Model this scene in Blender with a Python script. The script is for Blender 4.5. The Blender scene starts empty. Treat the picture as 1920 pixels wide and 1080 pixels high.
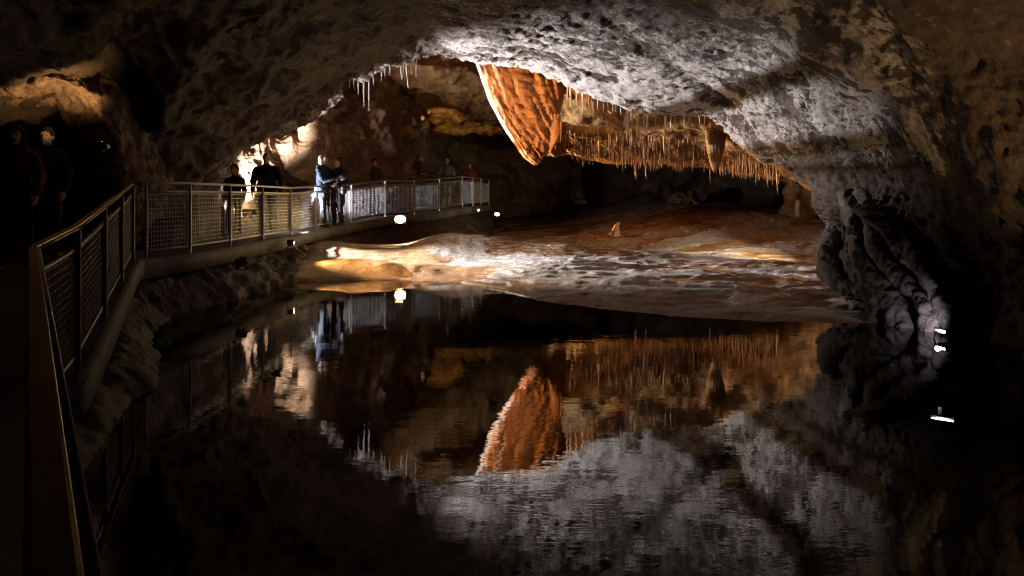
import bpy, bmesh, math, random
import numpy as np
from mathutils import Vector, Matrix
random.seed(7)
rng = np.random.default_rng(11)
scene = bpy.context.scene
COL = scene.collection
F, H, HY = 1400.0, 1.6, 376.0          # focal length in photo pixels, eye height over the lake, horizon row

def P(px, py, d):
    return Vector(((px-960)/F*d, d, H-(py-HY)/F*d))

# ------------------------------------------------------------------ noise (numpy)
def _h(ix, iy, iz, s):
    n = (ix.astype(np.int64)*374761393 + iy.astype(np.int64)*668265263 + iz.astype(np.int64)*2147483647 + s*1274126177) & 0xffffffff
    n = ((n ^ (n >> 13))*1274126177) & 0xffffffff
    n = ((n ^ (n >> 16))*2246822519) & 0xffffffff
    n = n ^ (n >> 15)
    return n.astype(np.float64)/4294967295.0

def pn(p, s=0):
    i = np.floor(p); f = p-i
    w = f*f*f*(f*(f*6-15)+10)
    out = 0
    for dx in (0, 1):
        for dy in (0, 1):
            for dz in (0, 1):
                ix, iy, iz = i[:, 0]+dx, i[:, 1]+dy, i[:, 2]+dz
                gx = _h(ix, iy, iz, s)*2-1; gy = _h(ix, iy, iz, s+17)*2-1; gz = _h(ix, iy, iz, s+31)*2-1
                d = gx*(f[:, 0]-dx)+gy*(f[:, 1]-dy)+gz*(f[:, 2]-dz)
                ww = (w[:, 0] if dx else 1-w[:, 0])*(w[:, 1] if dy else 1-w[:, 1])*(w[:, 2] if dz else 1-w[:, 2])
                out = out + d*ww
    return out*1.4

def fbm(p, fr, o=4, s=0, g=.5, ridged=False):
    a, t, r = 1.0, 0.0, 0.0
    for k in range(o):
        n = pn(p*fr, s+k*7)
        if ridged: n = (1-np.abs(n)*2.0)
        r = r+a*n; t += a; a *= g; fr *= 2.03
    return r/t

def worley(p, fr, s=0):
    q = p*fr; i = np.floor(q)
    f1 = np.full(len(q), 9.0); f2 = np.full(len(q), 9.0)
    for dx in (-1, 0, 1):
        for dy in (-1, 0, 1):
            for dz in (-1, 0, 1):
                c = i+np.array([dx, dy, dz])
                o = np.stack([_h(c[:, 0], c[:, 1], c[:, 2], s+a) for a in (3, 5, 9)], 1)
                d = np.linalg.norm(c+o-q, axis=1)
                f2 = np.minimum(f2, np.maximum(f1, d)); f1 = np.minimum(f1, d)
    return f1, f2

def sstep(a, b, x):
    t = np.clip((x-a)/(b-a), 0, 1); return t*t*(3-2*t)

def polydist(x, y, pts):
    d = np.full(x.shape, 1e9)
    for (x0, y0), (x1, y1) in zip(pts, pts[1:]):
        vx, vy = x1-x0, y1-y0
        t = np.clip(((x-x0)*vx+(y-y0)*vy)/(vx*vx+vy*vy+1e-9), 0, 1)
        d = np.minimum(d, np.hypot(x-x0-t*vx, y-y0-t*vy))
    return d

# ------------------------------------------------------------------ object helpers
def tag(o, label=None, cat=None, group=None, kind=None):
    if label: o['label'] = label
    if cat: o['category'] = cat
    if group: o['group'] = group
    if kind: o['kind'] = kind
    return o

def link(o, parent=None):
    COL.objects.link(o)
    if parent is not None: o.parent = parent
    return o

def empty(name, loc):
    o = bpy.data.objects.new(name, None); o.location = loc; o.empty_display_size = .1
    return link(o)

def mesh_obj(name, verts, faces, mat, parent=None, smooth=True, attrs=None):
    me = bpy.data.meshes.new(name)
    me.from_pydata([tuple(v) for v in verts], [], [tuple(f) for f in faces])
    if smooth: me.polygons.foreach_set('use_smooth', [True]*len(me.polygons))
    for k, a in (attrs or {}).items():
        at = me.attributes.new(k, 'FLOAT', 'POINT'); at.data.foreach_set('value', np.asarray(a, dtype=np.float32))
    me.materials.append(mat); me.update()
    return link(bpy.data.objects.new(name, me), parent)

class MB:
    def __init__(s): s.v, s.f = [], []
    def add(s, v, f):
        b = len(s.v); s.v += [Vector(x) for x in v]; s.f += [tuple(b+i for i in q) for q in f]
    def bar(s, a, b, w, h=None, up=(0, 0, 1)):
        a, b = Vector(a), Vector(b); h = h or w
        t = (b-a).normalized(); u = Vector(up)
        if abs(t.dot(u)) > .95: u = Vector((0, 1, 0))
        x = t.cross(u).normalized()*w/2; y = x.cross(t).normalized()*h/2
        s.add([a-x-y, a+x-y, a+x+y, a-x+y, b-x-y, b+x-y, b+x+y, b-x+y],
              [(0, 1, 2, 3), (7, 6, 5, 4), (0, 4, 5, 1), (1, 5, 6, 2), (2, 6, 7, 3), (3, 7, 4, 0)])
    def tube(s, pts, r, n=10):
        pts = [Vector(p) for p in pts]; rs = r if isinstance(r, (list, tuple)) else [r]*len(pts)
        b = len(s.v)
        for i, p in enumerate(pts):
            t = (pts[min(i+1, len(pts)-1)]-pts[max(i-1, 0)]).normalized()
            u = Vector((0, 0, 1)) if abs(t.z) < .9 else Vector((0, 1, 0))
            x = t.cross(u).normalized(); y = x.cross(t)
            for k in range(n):
                a = 2*math.pi*k/n; s.v.append(p+(x*math.cos(a)+y*math.sin(a))*rs[i])
        for i in range(len(pts)-1):
            for k in range(n):
                s.f.append((b+i*n+k, b+i*n+(k+1) % n, b+(i+1)*n+(k+1) % n, b+(i+1)*n+k))
        s.f.append(tuple(b+k for k in range(n))[::-1]); e = b+(len(pts)-1)*n
        s.f.append(tuple(e+k for k in range(n)))
    def capsule(s, a, ra, b, rb, n=12, m=4):
        a, b = Vector(a), Vector(b); t = (b-a)
        t = t.normalized() if t.length > 1e-6 else Vector((0, 0, 1))
        pts, rs = [], []
        for k in range(m+1):
            q = math.pi/2*k/m; pts.append(a-t*ra*math.cos(q)); rs.append(max(ra*math.sin(q), 1e-4))
        for k in range(m+1):
            q = math.pi/2*k/m; pts.append(b+t*rb*math.sin(q)); rs.append(max(rb*math.cos(q), 1e-4))
        u = Vector((0, 0, 1)) if abs(t.z) < .9 else Vector((0, 1, 0))
        x = t.cross(u).normalized(); y = x.cross(t); o = len(s.v)
        for p, r in zip(pts, rs):
            for k in range(n):
                c = 2*math.pi*k/n; s.v.append(p+(x*math.cos(c)+y*math.sin(c))*r)
        L = len(pts)
        for i in range(L-1):
            for k in range(n):
                s.f.append((o+i*n+k, o+i*n+(k+1) % n, o+(i+1)*n+(k+1) % n, o+(i+1)*n+k))
        s.f.append(tuple(o+k for k in range(n))[::-1]); s.f.append(tuple(o+(L-1)*n+k for k in range(n)))
    def ell(s, c, r, n=16, m=10):
        c = Vector(c); o = len(s.v)
        for i in range(m+1):
            th = math.pi*(i+.02)/(m+.04)
            for k in range(n):
                a = 2*math.pi*k/n
                s.v.append(c+Vector((r[0]*math.sin(th)*math.cos(a), r[1]*math.sin(th)*math.sin(a), r[2]*math.cos(th))))
        for i in range(m):
            for k in range(n):
                s.f.append((o+i*n+k, o+(i+1)*n+k, o+(i+1)*n+(k+1) % n, o+i*n+(k+1) % n))
        s.f.append(tuple(o+k for k in range(n))); s.f.append(tuple(o+m*n+k for k in range(n))[::-1])
    def box(s, c, d, R=None):
        c = Vector(c); d = Vector(d)/2; R = R or Matrix.Identity(3)
        vs = [c+R @ Vector((sx*d.x, sy*d.y, sz*d.z)) for sx, sy, sz in
              ((-1, -1, -1), (1, -1, -1), (1, 1, -1), (-1, 1, -1), (-1, -1, 1), (1, -1, 1), (1, 1, 1), (-1, 1, 1))]
        s.add(vs, [(3, 2, 1, 0), (4, 5, 6, 7), (0, 1, 5, 4), (1, 2, 6, 5), (2, 3, 7, 6), (3, 0, 4, 7)])
    def build(s, name, mat, parent=None, smooth=False, bevel=0):
        o = mesh_obj(name, s.v, s.f, mat, parent, smooth)
        if bevel:
            m = o.modifiers.new('b', 'BEVEL'); m.width = bevel; m.segments = 2
        return o

def crv(a, n):
    """Catmull-Rom along axis 0 of an array of control points."""
    a = np.asarray(a, float); m = len(a)
    t = np.linspace(0, m-1, n); i = np.minimum(t.astype(int), m-2); f = (t-i).reshape((-1,)+(1,)*(a.ndim-1))
    ext = np.concatenate([2*a[:1]-a[1:2], a, 2*a[-1:]-a[-2:-1]])
    p0, p1, p2, p3 = ext[i], ext[i+1], ext[i+2], ext[i+3]
    return .5*(2*p1+(p2-p0)*f+(2*p0-5*p1+4*p2-p3)*f*f+(3*p1-p0-3*p2+p3)*f**3)

def patch(name, net, nr, nc, mat, disp, parent=None, toward=(0, 0, 1.6), attr=None):
    """net[row][col] of points -> one displaced rock surface."""
    a = np.array([[tuple(p) for p in row] for row in net])
    g = crv(a, nr); g = crv(g.transpose(1, 0, 2), nc).transpose(1, 0, 2)
    du = np.gradient(g, axis=0); dv = np.gradient(g, axis=1)
    n = np.cross(du, dv); n /= np.linalg.norm(n, axis=2, keepdims=True)+1e-9
    if np.mean(np.sum(n*(np.array(toward)-g), axis=2)) < 0: n = -n
    p = g.reshape(-1, 3); nn = n.reshape(-1, 3)
    px = 960+F*p[:, 0]/np.maximum(p[:, 1], .5); py = HY-F*(p[:, 2]-H)/np.maximum(p[:, 1], .5)
    uu, vv = np.meshgrid(np.linspace(0, len(net)-1, nr), np.linspace(0, len(net[0])-1, nc), indexing='ij')
    r = disp(p, px, py, uu.ravel(), vv.ravel())
    d, at = r if isinstance(r, tuple) else (r, {})
    q = p+nn*np.asarray(d)[:, None]
    idx = np.arange(nr*nc).reshape(nr, nc)
    fs = np.stack([idx[:-1, :-1], idx[1:, :-1], idx[1:, 1:], idx[:-1, 1:]], -1).reshape(-1, 4)
    return mesh_obj(name, q.tolist(), fs.tolist(), mat, parent, True, at)

# ------------------------------------------------------------------ materials
def mat_new(name):
    m = bpy.data.materials.new(name); m.use_nodes = True
    nt = m.node_tree; nt.nodes.clear()
    return m, nt, (lambda t, **k: _nd(nt, t, **k))
def _nd(nt, t, **k):
    n = nt.nodes.new(t)
    for a, v in k.items():
        if a in n.inputs: n.inputs[a].default_value = v
        else: setattr(n, a, v)
    return n

def ramp(nt, src, stops):
    r = nt.nodes.new('ShaderNodeValToRGB'); e = r.color_ramp.elements
    while len(e) < len(stops): e.new(.5)
    for i, (p, c) in enumerate(stops):
        e[i].position = p; e[i].color = (*c, 1) if len(c) == 3 else c
    nt.links.new(src, r.inputs[0]); return r

def rock(name, cols, scale=1.0, rough=.7, bump=.5, bdist=.03, attr=None, coat=None, fine=14.0, spec=.4, pits=True, stretch=None):
    m, nt, N = mat_new(name); L = nt.links.new
    tc = N('ShaderNodeTexCoord')
    src_ = tc.outputs['Object']
    if stretch:
        mp_ = N('ShaderNodeMapping'); mp_.inputs['Scale'].default_value = stretch; mp_.inputs['Rotation'].default_value = (0, math.radians(18), 0); L(src_, mp_.inputs[0]); src_ = mp_.outputs[0]
    n1 = N('ShaderNodeTexNoise', Scale=1.3*scale, Detail=9.0, Roughness=.62, Distortion=.6); L(src_, n1.inputs['Vector'])
    r1 = ramp(nt, n1.outputs['Fac'], [(.3, cols[0]), (.5, cols[1]), (.68, cols[2])])
    n2 = N('ShaderNodeTexNoise', Scale=fine*scale, Detail=8.0, Roughness=.7); L(tc.outputs['Object'], n2.inputs['Vector'])
    r2 = ramp(nt, n2.outputs['Fac'], [(.32, (.5, .47, .45)), (.62, (1.15, 1.12, 1.1))])
    mx = N('ShaderNodeMix', data_type='RGBA', blend_type='MULTIPLY'); mx.inputs[0].default_value = .8
    L(r1.outputs[0], mx.inputs[6]); L(r2.outputs[0], mx.inputs[7]); col = mx.outputs[2]
    if attr:
        at = N('ShaderNodeAttribute', attribute_name=attr)
        ad = N('ShaderNodeMath', operation='MULTIPLY_ADD'); L(n2.outputs['Fac'], ad.inputs[0]); ad.inputs[1].default_value = .9
        L(at.outputs['Fac'], ad.inputs[2])
        rr = ramp(nt, ad.outputs[0], [(.64, (0, 0, 0)), (.92, (1, 1, 1))])
        m2 = N('ShaderNodeMix', data_type='RGBA'); L(rr.outputs[0], m2.inputs[0]); L(col, m2.inputs[6])
        r3 = ramp(nt, n1.outputs['Fac'], [(.3, coat[0]), (.7, coat[1])])
        m4 = N('ShaderNodeMix', data_type='RGBA', blend_type='MULTIPLY'); m4.inputs[0].default_value = .7
        L(r3.outputs[0], m4.inputs[6]); L(r2.outputs[0], m4.inputs[7]); L(m4.outputs[2], m2.inputs[7]); col = m2.outputs[2]
    b = N('ShaderNodeBsdfPrincipled', Roughness=rough); b.inputs['Specular IOR Level'].default_value = spec
    L(col, b.inputs['Base Color'])
    n3 = N('ShaderNodeTexNoise', Scale=fine*1.6*scale, Detail=10.0, Roughness=.72); L(tc.outputs['Object'], n3.inputs['Vector'])
    hgt = n3.outputs['Fac']
    if pits:
        vo = N('ShaderNodeTexVoronoi', Scale=9.0*scale, feature='SMOOTH_F1'); 
        wv = N('ShaderNodeVectorMath', operation='MULTIPLY_ADD'); L(n2.outputs['Color'], wv.inputs[0]); wv.inputs[1].default_value = (.12, .12, .12); L(tc.outputs['Object'], wv.inputs[2])
        L(wv.outputs[0], vo.inputs['Vector'])
        am = N('ShaderNodeMath', operation='MULTIPLY_ADD'); L(vo.outputs['Distance'], am.inputs[0]); am.inputs[1].default_value = -.8; L(hgt, am.inputs[2]); hgt = am.outputs[0]
    bp = N('ShaderNodeBump', Strength=bump, Distance=bdist); L(hgt, bp.inputs['Height']); L(bp.outputs[0], b.inputs['Normal'])
    rv = N('ShaderNodeMapRange'); L(n2.outputs['Fac'], rv.inputs[0]); rv.inputs[3].default_value = rough-.22; rv.inputs[4].default_value = min(1, rough+.2)
    L(rv.outputs[0], b.inputs['Roughness'])
    o = N('ShaderNodeOutputMaterial'); L(b.outputs[0], o.inputs[0])
    return m

def plain(name, c, rough=.6, metal=0.0, spec=.4, var=.25, scale=30.0, bump=.15):
    m, nt, N = mat_new(name); L = nt.links.new
    tc = N('ShaderNodeTexCoord'); n = N('ShaderNodeTexNoise', Scale=scale, Detail=6.0, Roughness=.65); L(tc.outputs['Object'], n.inputs['Vector'])
    r = ramp(nt, n.outputs['Fac'], [(.3, tuple(x*(1-var) for x in c)), (.7, tuple(min(1, x*(1+var)) for x in c))])
    b = N('ShaderNodeBsdfPrincipled', Roughness=rough, Metallic=metal); b.inputs['Specular IOR Level'].default_value = spec
    L(r.outputs[0], b.inputs['Base Color'])
    bp = N('ShaderNodeBump', Strength=bump, Distance=.01); L(n.outputs['Fac'], bp.inputs['Height']); L(bp.outputs[0], b.inputs['Normal'])
    o = N('ShaderNodeOutputMaterial'); L(b.outputs[0], o.inputs[0]); return m

def glow(name, c, s):
    m, nt, N = mat_new(name)
    e = N('ShaderNodeEmission', Color=(*c, 1), Strength=s); o = N('ShaderNodeOutputMaterial'); nt.links.new(e.outputs[0], o.inputs[0]); return m

BROWN = [(.05, .03, .02), (.115, .068, .042), (.19, .12, .078)]
M_vault = rock('vault_rock', [(.03, .018, .012), (.058, .036, .023), (.095, .062, .042)], .9, .75, .9, .035, attr='calc_light', coat=[(.38, .335, .31), (.55, .495, .46)], fine=17)
M_wall = rock('chamber_rock', [(.09, .055, .035), (.17, .105, .065), (.27, .18, .115)], .8, .75, .6, .035)
M_dark = rock('dark_rock', BROWN, .8, .8, .6, .04)
M_pale = rock('pale_rock', [(.22, .16, .11), (.34, .27, .2), (.46, .39, .32)], .9, .8, .55, .03)
M_low = rock('low_ceiling_rock', [(.1, .05, .017), (.22, .11, .036), (.33, .18, .065)], 1.2, .6, .5, .03)
M_flow = rock('flowstone', [(.22, .12, .056), (.35, .205, .1), (.46, .29, .16)], .6, .5, .85, .028, attr='calc_light', coat=[(.42, .38, .35), (.58, .55, .52)], fine=22, spec=.5)
M_blade = rock('orange_calcite', [(.26, .088, .024), (.44, .17, .048), (.58, .28, .1)], 1.4, .5, .7, .03, attr='calc_light', coat=[(.6, .5, .42), (.75, .68, .62)], spec=.5, stretch=(3.2, 2, .45))
M_stal = rock('stalactite_calcite', [(.24, .105, .03), (.38, .18, .055), (.5, .29, .12)], 2.0, .45, .4, .01, spec=.5, pits=False)
M_stalw = rock('white_calcite', [(.42, .33, .25), (.6, .52, .44), (.72, .68, .62)], 2.0, .45, .4, .01, spec=.5, pits=False)
M_bank = rock('bank_rock', [(.035, .024, .018), (.065, .045, .033), (.11, .078, .058)], 1.1, .7, .6, .03)
M_bed = rock('lake_bed_mud', [(.02, .016, .012), (.03, .024, .018), (.04, .032, .024)], .8, .9, .3, .02)
M_conc = rock('walkway_concrete', [(.09, .08, .07), (.16, .145, .13), (.23, .215, .2)], 1.5, .7, .6, .015, fine=30, pits=False)
M_steel = plain('galvanised_steel', (.46, .46, .46), .42, .55, .5, .15, 40)
M_wood = plain('worn_brass_rail', (.35, .25, .13), .4, .6, .5, .35, 18)
M_dsteel = plain('dimmed_steel', (.2, .19, .175), .5, .5, .5, .25, 30)  # same steel in a darker colour, shade of the dim ramp painted in
M_black = plain('black_housing', (.02, .02, .022), .5)
M_skin = plain('skin', (.42, .25, .18), .5, var=.08)
M_shoe = plain('dark_shoe', (.03, .028, .026), .6)
def cloth(n, c): return plain(n, c, .9, 0, .2, .25, 9, .6)

# ------------------------------------------------------------------ people
def remeshed(name, mb, mat, parent, voxel, wr=0.0, seed=0, smooth=4):
    me = bpy.data.meshes.new(name); me.from_pydata([tuple(v) for v in mb.v], [], mb.f)
    o_ = bpy.data.objects.new(name, me); COL.objects.link(o_)
    r = o_.modifiers.new('r', 'REMESH'); r.mode = 'VOXEL'; r.voxel_size = voxel
    sm = o_.modifiers.new('s', 'SMOOTH'); sm.iterations = smooth; sm.factor = .5
    dg = bpy.context.evaluated_depsgraph_get()
    m2 = bpy.data.meshes.new_from_object(o_.evaluated_get(dg))
    o_.modifiers.clear(); o_.data = m2; bpy.data.meshes.remove(me); m2.name = name
    if wr:
        n_ = len(m2.vertices); c = np.empty(n_*3); m2.vertices.foreach_get('co', c); c = c.reshape(-1, 3)
        nn = np.array([tuple(v.normal) for v in m2.vertices])
        c = c+nn*((fbm(c*np.array([1, 1, 1.6]), 7, 3, seed, ridged=True)-.5)*wr)[:, None]
        m2.vertices.foreach_set('co', c.ravel()); m2.update()
    m2.polygons.foreach_set('use_smooth', [True]*len(m2.polygons))
    m2.materials.clear(); m2.materials.append(mat); o_.parent = parent
    return o_

def person(label, loc, rot, h, jac, tro, hair, style='short', stride=.12, arms=None, wide=1.0, voxel=.011, turn=0.0, skirt=False, skin=None, seed=0, tilt=0.0, child=False, hood=False, straps=None, bag=None):
    k = h/1.75
    root = empty('person', loc); root.rotation_euler = (0, 0, rot); tag(root, label, 'person')
    S = lambda x, y, z: Vector((x*k, y*k, z*k))
    hz = 1.12 if child else 1.0           # a child's head is bigger for the body
    Rt = Matrix.Rotation(turn, 3, 'Z') @ Matrix.Rotation(tilt, 3, 'X')
    def hd(x, y, z):                       # head space -> body
        v = Rt @ Vector((x*hz, y*hz, (z-1.53)*hz)); return S(v.x, v.y-.01, v.z+1.53)
    sh = .185*wide
    leg = {}
    for sx, st in ((-1, stride), (1, -stride)):
        an_ = S(sx*.1, -st, .085 if st > 0 else .1); hp = S(sx*.09*wide, 0, .92)
        kn = (an_+hp)/2+S(sx*.005, -.045 if st > 0 else -.06, .0)
        leg[sx] = (hp, kn, an_)
    arm = {}
    for sx in (-1, 1):
        a_ = (arms or {}).get(sx)
        if a_: el, wr_ = S(*a_[0]), S(*a_[1])
        else: el, wr_ = S(sx*(.25*wide+.01), .03-sx*stride*.3, 1.14), S(sx*(.27*wide), -.05-sx*stride*.9, .9)
        arm[sx] = (S(sx*sh, 0, 1.375), el, wr_)
    b = MB()
    def E(c, r): b.ell(c, [q_*k for q_ in r])
    E(hd(0, 0, 1.645), (.076*hz, .094*hz, .108*hz)); E(hd(0, -.03, 1.585), (.058*hz, .066*hz, .07*hz))
    b.capsule(hd(0, -.085, 1.655), .012*k, hd(0, -.112, 1.612), .017*k, 8, 3)
    b.capsule(hd(-.035, -.08, 1.668), .014*k, hd(.035, -.08, 1.668), .014*k, 8, 3)
    b.capsule(hd(-.022, -.088, 1.568), .011*k, hd(.022, -.088, 1.568), .011*k, 8, 3)
    E(hd(0, -.075, 1.535), (.025, .022, .02))
    for sx in (-1, 1): E(hd(sx*.077, .005, 1.63), (.013, .024, .034))
    b.capsule(S(0, .012, 1.42), .062*k, hd(0, .005, 1.56), .053*k)
    E(S(0, 0, 1.27), (.16*wide, .105, .2)); E(S(0, 0, 1.0), (.15*wide, .11, .15)); [b.capsule(S(0, .01, 1.45), .05*k, S(sx*sh*.85, 0, 1.39), .05*k) for sx in (-1, 1)]
    b.capsule(S(0, 0, 1.0), .12*k, S(0, 0, 1.25), .13*k)
    for sx in (-1, 1):
        s0, el, wr_ = arm[sx]; b.capsule(s0, .052*k, el, .042*k); b.capsule(el, .042*k, wr_, .029*k)
        t = (wr_-el).normalized(); side = Vector((-sx*.3, -.95, 0)); side = (side-t*side.dot(t)).normalized(); nrm = t.cross(side)
        pm = wr_+t*.05*k
        b.capsule(wr_, .026*k, pm+side*.018*k, .022*k, 8, 3); b.capsule(wr_, .026*k, pm-side*.018*k, .021*k, 8, 3)
        for j, ln2 in enumerate((.068, .078, .073, .056)):
            o0 = pm+t*.02*k+side*(.03-.02*j)*k; m1 = o0+(t*ln2*.55+nrm*.012*sx)*k; m2_ = m1+(t*ln2*.4+nrm*.028*sx)*k
            b.capsule(o0, .0098*k, m1, .009*k, 6, 2); b.capsule(m1, .009*k, m2_, .0078*k, 6, 2)
        o0 = wr_+t*.025*k+side*.03*k; m1 = o0+(t*.03+side*.03)*k; b.capsule(o0, .0125*k, m1, .011*k, 6, 2); b.capsule(m1, .011*k, m1+(t*.032+side*.006+nrm*.01*sx)*k, .009*k, 6, 2)
        hp, kn, an_ = leg[sx]
        b.capsule(hp, .085*k, kn, .055*k); b.capsule(kn, .055*k, an_, .038*k); b.capsule(an_-S(0, -.02, .045), .035*k, an_+S(0, -.15, -.055), .03*k)
    remeshed('body', b, skin or M_skin, root, voxel*.72, seed=seed)
    e = MB()
    for sx in (-1, 1): e.ell(hd(sx*.031, -.083, 1.645), (.011*k, .008*k, .008*k), 8, 6)
    # jacket
    j = MB()
    j.ell(S(0, 0, 1.27), (.195*wide*k, .135*k, .23*k)); j.ell(S(0, .0, 1.0), (.19*wide*k, .14*k, .2*k)); [j.capsule(S(0, .01, 1.43), .072*k, S(sx*sh*.88, 0, 1.375), .078*k) for sx in (-1, 1)]
    j.capsule(S(0, 0, .98), .16*k, S(0, 0, 1.25), .16*k); j.capsule(S(-.08*wide, 0, .95), .115*k, S(.08*wide, 0, .95), .115*k)
    j.capsule(S(0, .01, 1.42), .085*k, S(0, .012, 1.475), .075*k)
    if hood: j.ell(S(0, .09, 1.45), (.12*k, .07*k, .08*k))
    for sx in (-1, 1):
        s0, el, wr_ = arm[sx]; j.capsule(s0, .076*k, el, .062*k); j.capsule(el, .062*k, wr_.lerp(el, .06), .047*k)
    if skirt:
        for z0, r0, z1, r1 in ((.95, .16, .8, .19), (.8, .19, .62, .2)): j.capsule(S(0, 0, z0), r0*k*.85, S(0, 0, z1), r1*k*.85)
    jo = remeshed('jacket', j, jac, root, voxel, .022*k, 500+seed)
    t_ = MB(); t_.ell(S(0, 0, .95), (.165*wide*k, .125*k, .16*k))
    for sx in (-1, 1):
        hp, kn, an_ = leg[sx]; t_.capsule(hp, .1*k, kn, .075*k); t_.capsule(kn, .075*k, an_+S(0, 0, .01), .06*k)
    remeshed('trousers', t_, tro, root, voxel, .02*k, 520+seed)
    for sx in (-1, 1):
        hp, kn, an_ = leg[sx]; f_ = MB(); f_.capsule(an_+S(0, .03, -.04), .046*k, an_+S(sx*.012, -.16, -.05), .038*k); f_.capsule(an_+S(0, .015, .0), .05*k, an_+S(0, -.03, -.03), .05*k)
        remeshed('shoe', f_, M_shoe, root, voxel)
    hr = MB(); hr.ell(hd(0, .018, 1.672), (.086*hz*k, .098*hz*k, .1*hz*k)); hr.ell(hd(0, .045, 1.62), (.08*hz*k, .07*hz*k, .08*hz*k))
    if style == 'bob':
        for sx in (-1, 1): hr.capsule(hd(sx*.07, .02, 1.66), .04*k, hd(sx*.072, .02, 1.52), .038*k)
        hr.capsule(hd(0, .06, 1.65), .075*k, hd(0, .06, 1.5), .068*k)
    if style == 'long':
        for sx in (-1, 1): hr.capsule(hd(sx*.075, .0, 1.66), .036*k, hd(sx*.09, .01, 1.36), .036*k)
        hr.capsule(hd(0, .07, 1.65), .075*k, hd(0, .1, 1.32), .07*k)
    if style == 'bald':
        hr = MB(); hr.ell(hd(0, .045, 1.63), (.078*k, .062*k, .06*k))
    ho = remeshed('hair', hr, hair, root, voxel*.8, .016*k, 540+seed)
    if straps:
        for sx in (-1, 1):
            q_ = MB(); q_.tube([S(sx*.12, .13, 1.2), S(sx*.125, .1, 1.45), S(sx*.12, -.02, 1.5), S(sx*.12, -.12, 1.42), S(sx*.14, -.165, 1.25), S(sx*.17, -.1, 1.05)], .02*k, 8); q_.build('backpack_strap', straps, root, True)
    if bag:
        g = MB(); g.capsule(S(*bag), .07*k, S(bag[0], bag[1], bag[2]-.14), .08*k); remeshed('shoulder_bag', g, M_black, root, voxel)
    eo = [MB(), MB()]
    for i_, sx in enumerate((-1, 1)):
        eo[i_].ell(hd(sx*.031, -.084, 1.646), (.011*k, .007*k, .007*k), 8, 6); eo[i_].build('eye', M_black, root, True)
    return root

C_black = cloth('black_cloth', (.018, .017, .02)); C_navy = cloth('navy_cloth', (.022, .03, .05)); C_red = cloth('dark_red_cloth', (.16, .028, .028)); C_grey = cloth('grey_cloth', (.1, .092, .085))
C_jean = cloth('dark_denim', (.03, .036, .05)); C_brown = cloth('brown_cloth', (.07, .05, .04)); C_khaki = cloth('khaki_cloth', (.14, .11, .075)); C_check = cloth('charcoal_cloth', (.05, .055, .065))
C_hairb = cloth('brown_hair', (.05, .03, .018)); C_hairg = cloth('grey_blond_hair', (.4, .33, .25)); C_hairk = cloth('black_hair', (.014, .011, .01))
def at(px, d, z):
    q_ = P(px, 376, d); return (q_.x, d, z)
person('tall broad man in a black jacket walking in front of the white glare', at(500, 16.5, .835), .05, 1.83, C_black, C_jean, C_hairk, 'bald', .1, wide=1.15, voxel=.013, seed=1)
person('child in a dark top walking beside the broad man, left of the glare', at(440, 16.3, .835), -.1, 1.53, C_navy, C_black, C_hairb, 'short', .08, child=True, voxel=.012, seed=2)
person('woman with pale bobbed hair and dark jacket, rim-lit white, facing right on the walkway', at(606, 19.0, .93), 1.25, 1.84, C_navy, C_jean, C_hairg, 'bob', .05, arms={-1: ((-.2, -.12, 1.12), (-.08, -.36, 1.14)), 1: ((.22, -.08, 1.13), (.12, -.36, 1.16))}, voxel=.012, hood=True, seed=3)
person('dark haired person in charcoal coat and short skirt, standing close to the rim-lit woman', at(634, 19.1, .94), -.55, 1.76, C_black, C_black, C_hairb, 'short', .03, arms={-1: ((-.24, .0, 1.14), (-.16, -.28, 1.12)), 1: ((.25, .02, 1.13), (.2, -.22, 1.05))}, voxel=.012, skirt=True, turn=-.4, seed=4, bag=(.24, -.05, 1.02))
person('shadowy person in brown clothes behind the lit mesh, right of the couple', at(702, 22.6, 1.16), .4, 1.7, C_brown, C_brown, C_hairk, 'short', .16, voxel=.015, seed=5)
person('faint person in a grey jacket behind the far end of the railing', at(838, 26.3, 1.37), .1, 1.76, C_grey, C_khaki, C_hairk, 'short', .04, voxel=.016, seed=6)
person('faint person in a dark red jacket, farthest along the railing', at(880, 28.6, 1.41), .1, 1.64, C_red, C_jean, C_hairk, 'short', .04, voxel=.016, seed=7)
person('long haired person in a dark red jacket with backpack straps under the golden arch', at(30, 9.2, .74), .3, 1.78, C_red, C_black, C_hairb, 'long', .16, voxel=.012, straps=C_black, seed=8)
person('person in black clothes walking behind the red jacket under the golden arch', at(88, 10.1, .8), .2, 1.78, C_black, C_black, C_hairk, 'short', .14, voxel=.012, seed=9)

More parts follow.
